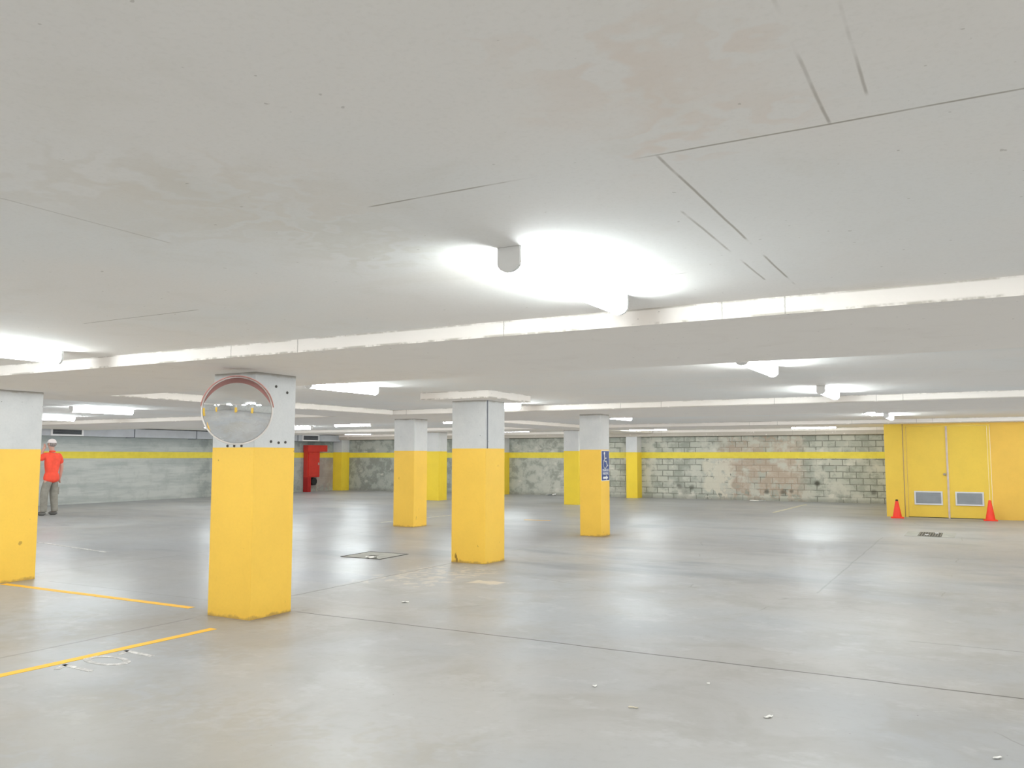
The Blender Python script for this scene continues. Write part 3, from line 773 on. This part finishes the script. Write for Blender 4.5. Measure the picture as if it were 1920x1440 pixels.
# fingers and thumbs grow out of each palm
def hand(pal, d, side, thumb):
    base = Vector(J[pal][0]); d = Vector(d).normalized(); side = Vector(side).normalized()
    cur = d.cross(side)
    for k, (off, ln) in enumerate(((-.027, .062), (-.009, .075), (.009, .072), (.027, .055))):
        a = base + side * off + d * .028; b = a + d * ln * .5 + cur * .006; c = b + d * ln * .42 + cur * .022
        i = len(nodes); nodes.extend([(tuple(a), .0095), (tuple(b), .0085), (tuple(c), .0075)])
        edges.extend([(ix[pal], i), (i, i + 1), (i + 1, i + 2)])
    a = base + side * thumb * .03 - d * .01; b = a + side * thumb * .025 + d * .03; i = len(nodes)
    nodes.extend([(tuple(a), .011), (tuple(b), .009)]); edges.extend([(ix[pal], i), (i, i + 1)])
hand('paR', (0, .12, -1), (0, 1, .12), 1)
hand('paL', (.2, -.15, 1), (1, 0, -.2), 1)
body = skin_mesh('body', nodes, edges, M['skin'], person)
# face details
def ball(bm, c, r, seg=12):
    bmesh.ops.create_uvsphere(bm, u_segments=seg, v_segments=seg // 2 + 2, radius=1, matrix=Matrix.Translation(c) @ Matrix.Diagonal((*r, 1)))
bm = bmesh.new()
for s in (-1, 1): ball(bm, (s * .078, .03, 1.668), (.011, .02, .032))
ball(bm, (0, .135, 1.655), (.014, .024, .024))
link('ears_and_nose', bm, M['skin'], person, smooth=True)
bm = bmesh.new()
for s in (-1, 1): ball(bm, (s * .031, .117, 1.678), (.013, .008, .009))
link('eyes', bm, M['eye'], person, smooth=True)
bm = bmesh.new(); ball(bm, (0, .117, 1.618), (.024, .008, .006)); link('mouth', bm, M['redd'], person, smooth=True)
bm = bmesh.new(); ball(bm, (0, .008, 1.675), (.083, .092, .075), 24)
bmesh.ops.delete(bm, geom=[v for v in bm.verts if v.co.y > .055 and v.co.z < 1.70], context='VERTS')
link('hair', bm, M['hair'], person, smooth=True)
cp = empty('cap', (0, 0, 0)); cp.parent = person
bm = bmesh.new(); ball(bm, (0, .028, 1.70), (.092, .106, .098), 28)
bmesh.ops.delete(bm, geom=[v for v in bm.verts if v.co.z < 1.692], context='VERTS')
link('crown', bm, M['capw'], cp, smooth=True)
bm = bmesh.new(); pr = []
n = 14
for k in range(n + 1):
    a = math.pi * (.1 + .8 * k / n); pr.append((.088 * math.cos(a), .028 + .095 * math.sin(a) + .075 * math.sin(a) ** 2))
for k in range(n, -1, -1):
    a = math.pi * (.1 + .8 * k / n); pr.append((.088 * math.cos(a), .028 + .09 * math.sin(a)))
prism(bm, pr, 'Z', 1.690, 1.698); link('visor', bm, M['capw'], cp)
# shirt
sh = [((0, 0, .74), (.198, .168)), ((0, 0, .92), (.196, .166)), ((0, 0, 1.12), (.178, .142)), ((0, .01, 1.30), (.195, .148)), ((0, .0, 1.46), (.095, .085)),
      ((.185, 0, 1.415), .092), ((.245, -.012, 1.19), .078), ((-.185, .02, 1.415), .092), ((-.245, .13, 1.30), .078)]
skin_mesh('shirt', sh, [(0, 1), (1, 2), (2, 3), (3, 4), (3, 5), (5, 6), (3, 7), (7, 8)], M['shirt'], person, root=2)
bm = bmesh.new(); lathe(bm, [(.066, -.02), (.068, .0), (.066, .02), (.058, .015)], 24, cap=False)
bmesh.ops.translate(bm, vec=(0, .005, 1.50), verts=bm.verts); link('collar', bm, M['shirt'], person, smooth=True)
# trousers
tr = [((0, 0, .99), (.13, .11)), ((0, 0, .93), (.14, .115)), ((.092, 0, .86), (.108, .108)), ((.122, .04, .50), .095), ((.132, -.005, .12), .078), ((.132, .0, .07), .080),
      ((-.092, 0, .86), (.108, .108)), ((-.122, .07, .50), .095), ((-.132, .05, .12), .078), ((-.132, .055, .07), .080)]
skin_mesh('trousers', tr, [(0, 1), (1, 2), (2, 3), (3, 4), (4, 5), (1, 6), (6, 7), (7, 8), (8, 9)], M['trouser'], person)
bm = bx(.16, .206, -.04, .09, .48, .66); link('cargo_pocket', bm, M['trouser'], person, bevel=.01)
for s, fy in ((1, 0), (-1, .055)):
    bm = bmesh.new()
    ball(bm, (s * .138, fy + .05, .045), (.048, .13, .045), 20)
    for v in bm.verts:
        if v.co.z < .012: v.co.z = 0.0
    link('shoe', bm, M['shoe'], person, smooth=True)

# ------------------------------------------------------------------ world and view
w = bpy.data.worlds.new('world'); S.world = w; w.use_nodes = True
w.node_tree.nodes['Background'].inputs[0].default_value = (1.0, .99, .975, 1)
w.node_tree.nodes['Background'].inputs[1].default_value = 1.0
S.view_settings.view_transform = 'Standard'; S.view_settings.look = 'None'
S.view_settings.gamma = 1.0; S.view_settings.use_curve_mapping = False
S.view_settings.exposure = 0.06
cy = S.cycles
cy.max_bounces = 6; cy.diffuse_bounces = 5; cy.glossy_bounces = 3; cy.transmission_bounces = 2
cy.use_denoising = True; cy.sample_clamp_indirect = 6.0; cy.caustics_reflective = False; cy.caustics_refractive = False
cy.use_light_tree = True; cy.use_adaptive_sampling = True; cy.adaptive_threshold = .1; cy.adaptive_min_samples = 16
cy.use_fast_gi = True; cy.fast_gi_method = 'REPLACE'; cy.ao_bounces_render = 2; cy.ao_bounces = 2
w.light_settings.distance = 1.6; w.light_settings.ao_factor = 1.0
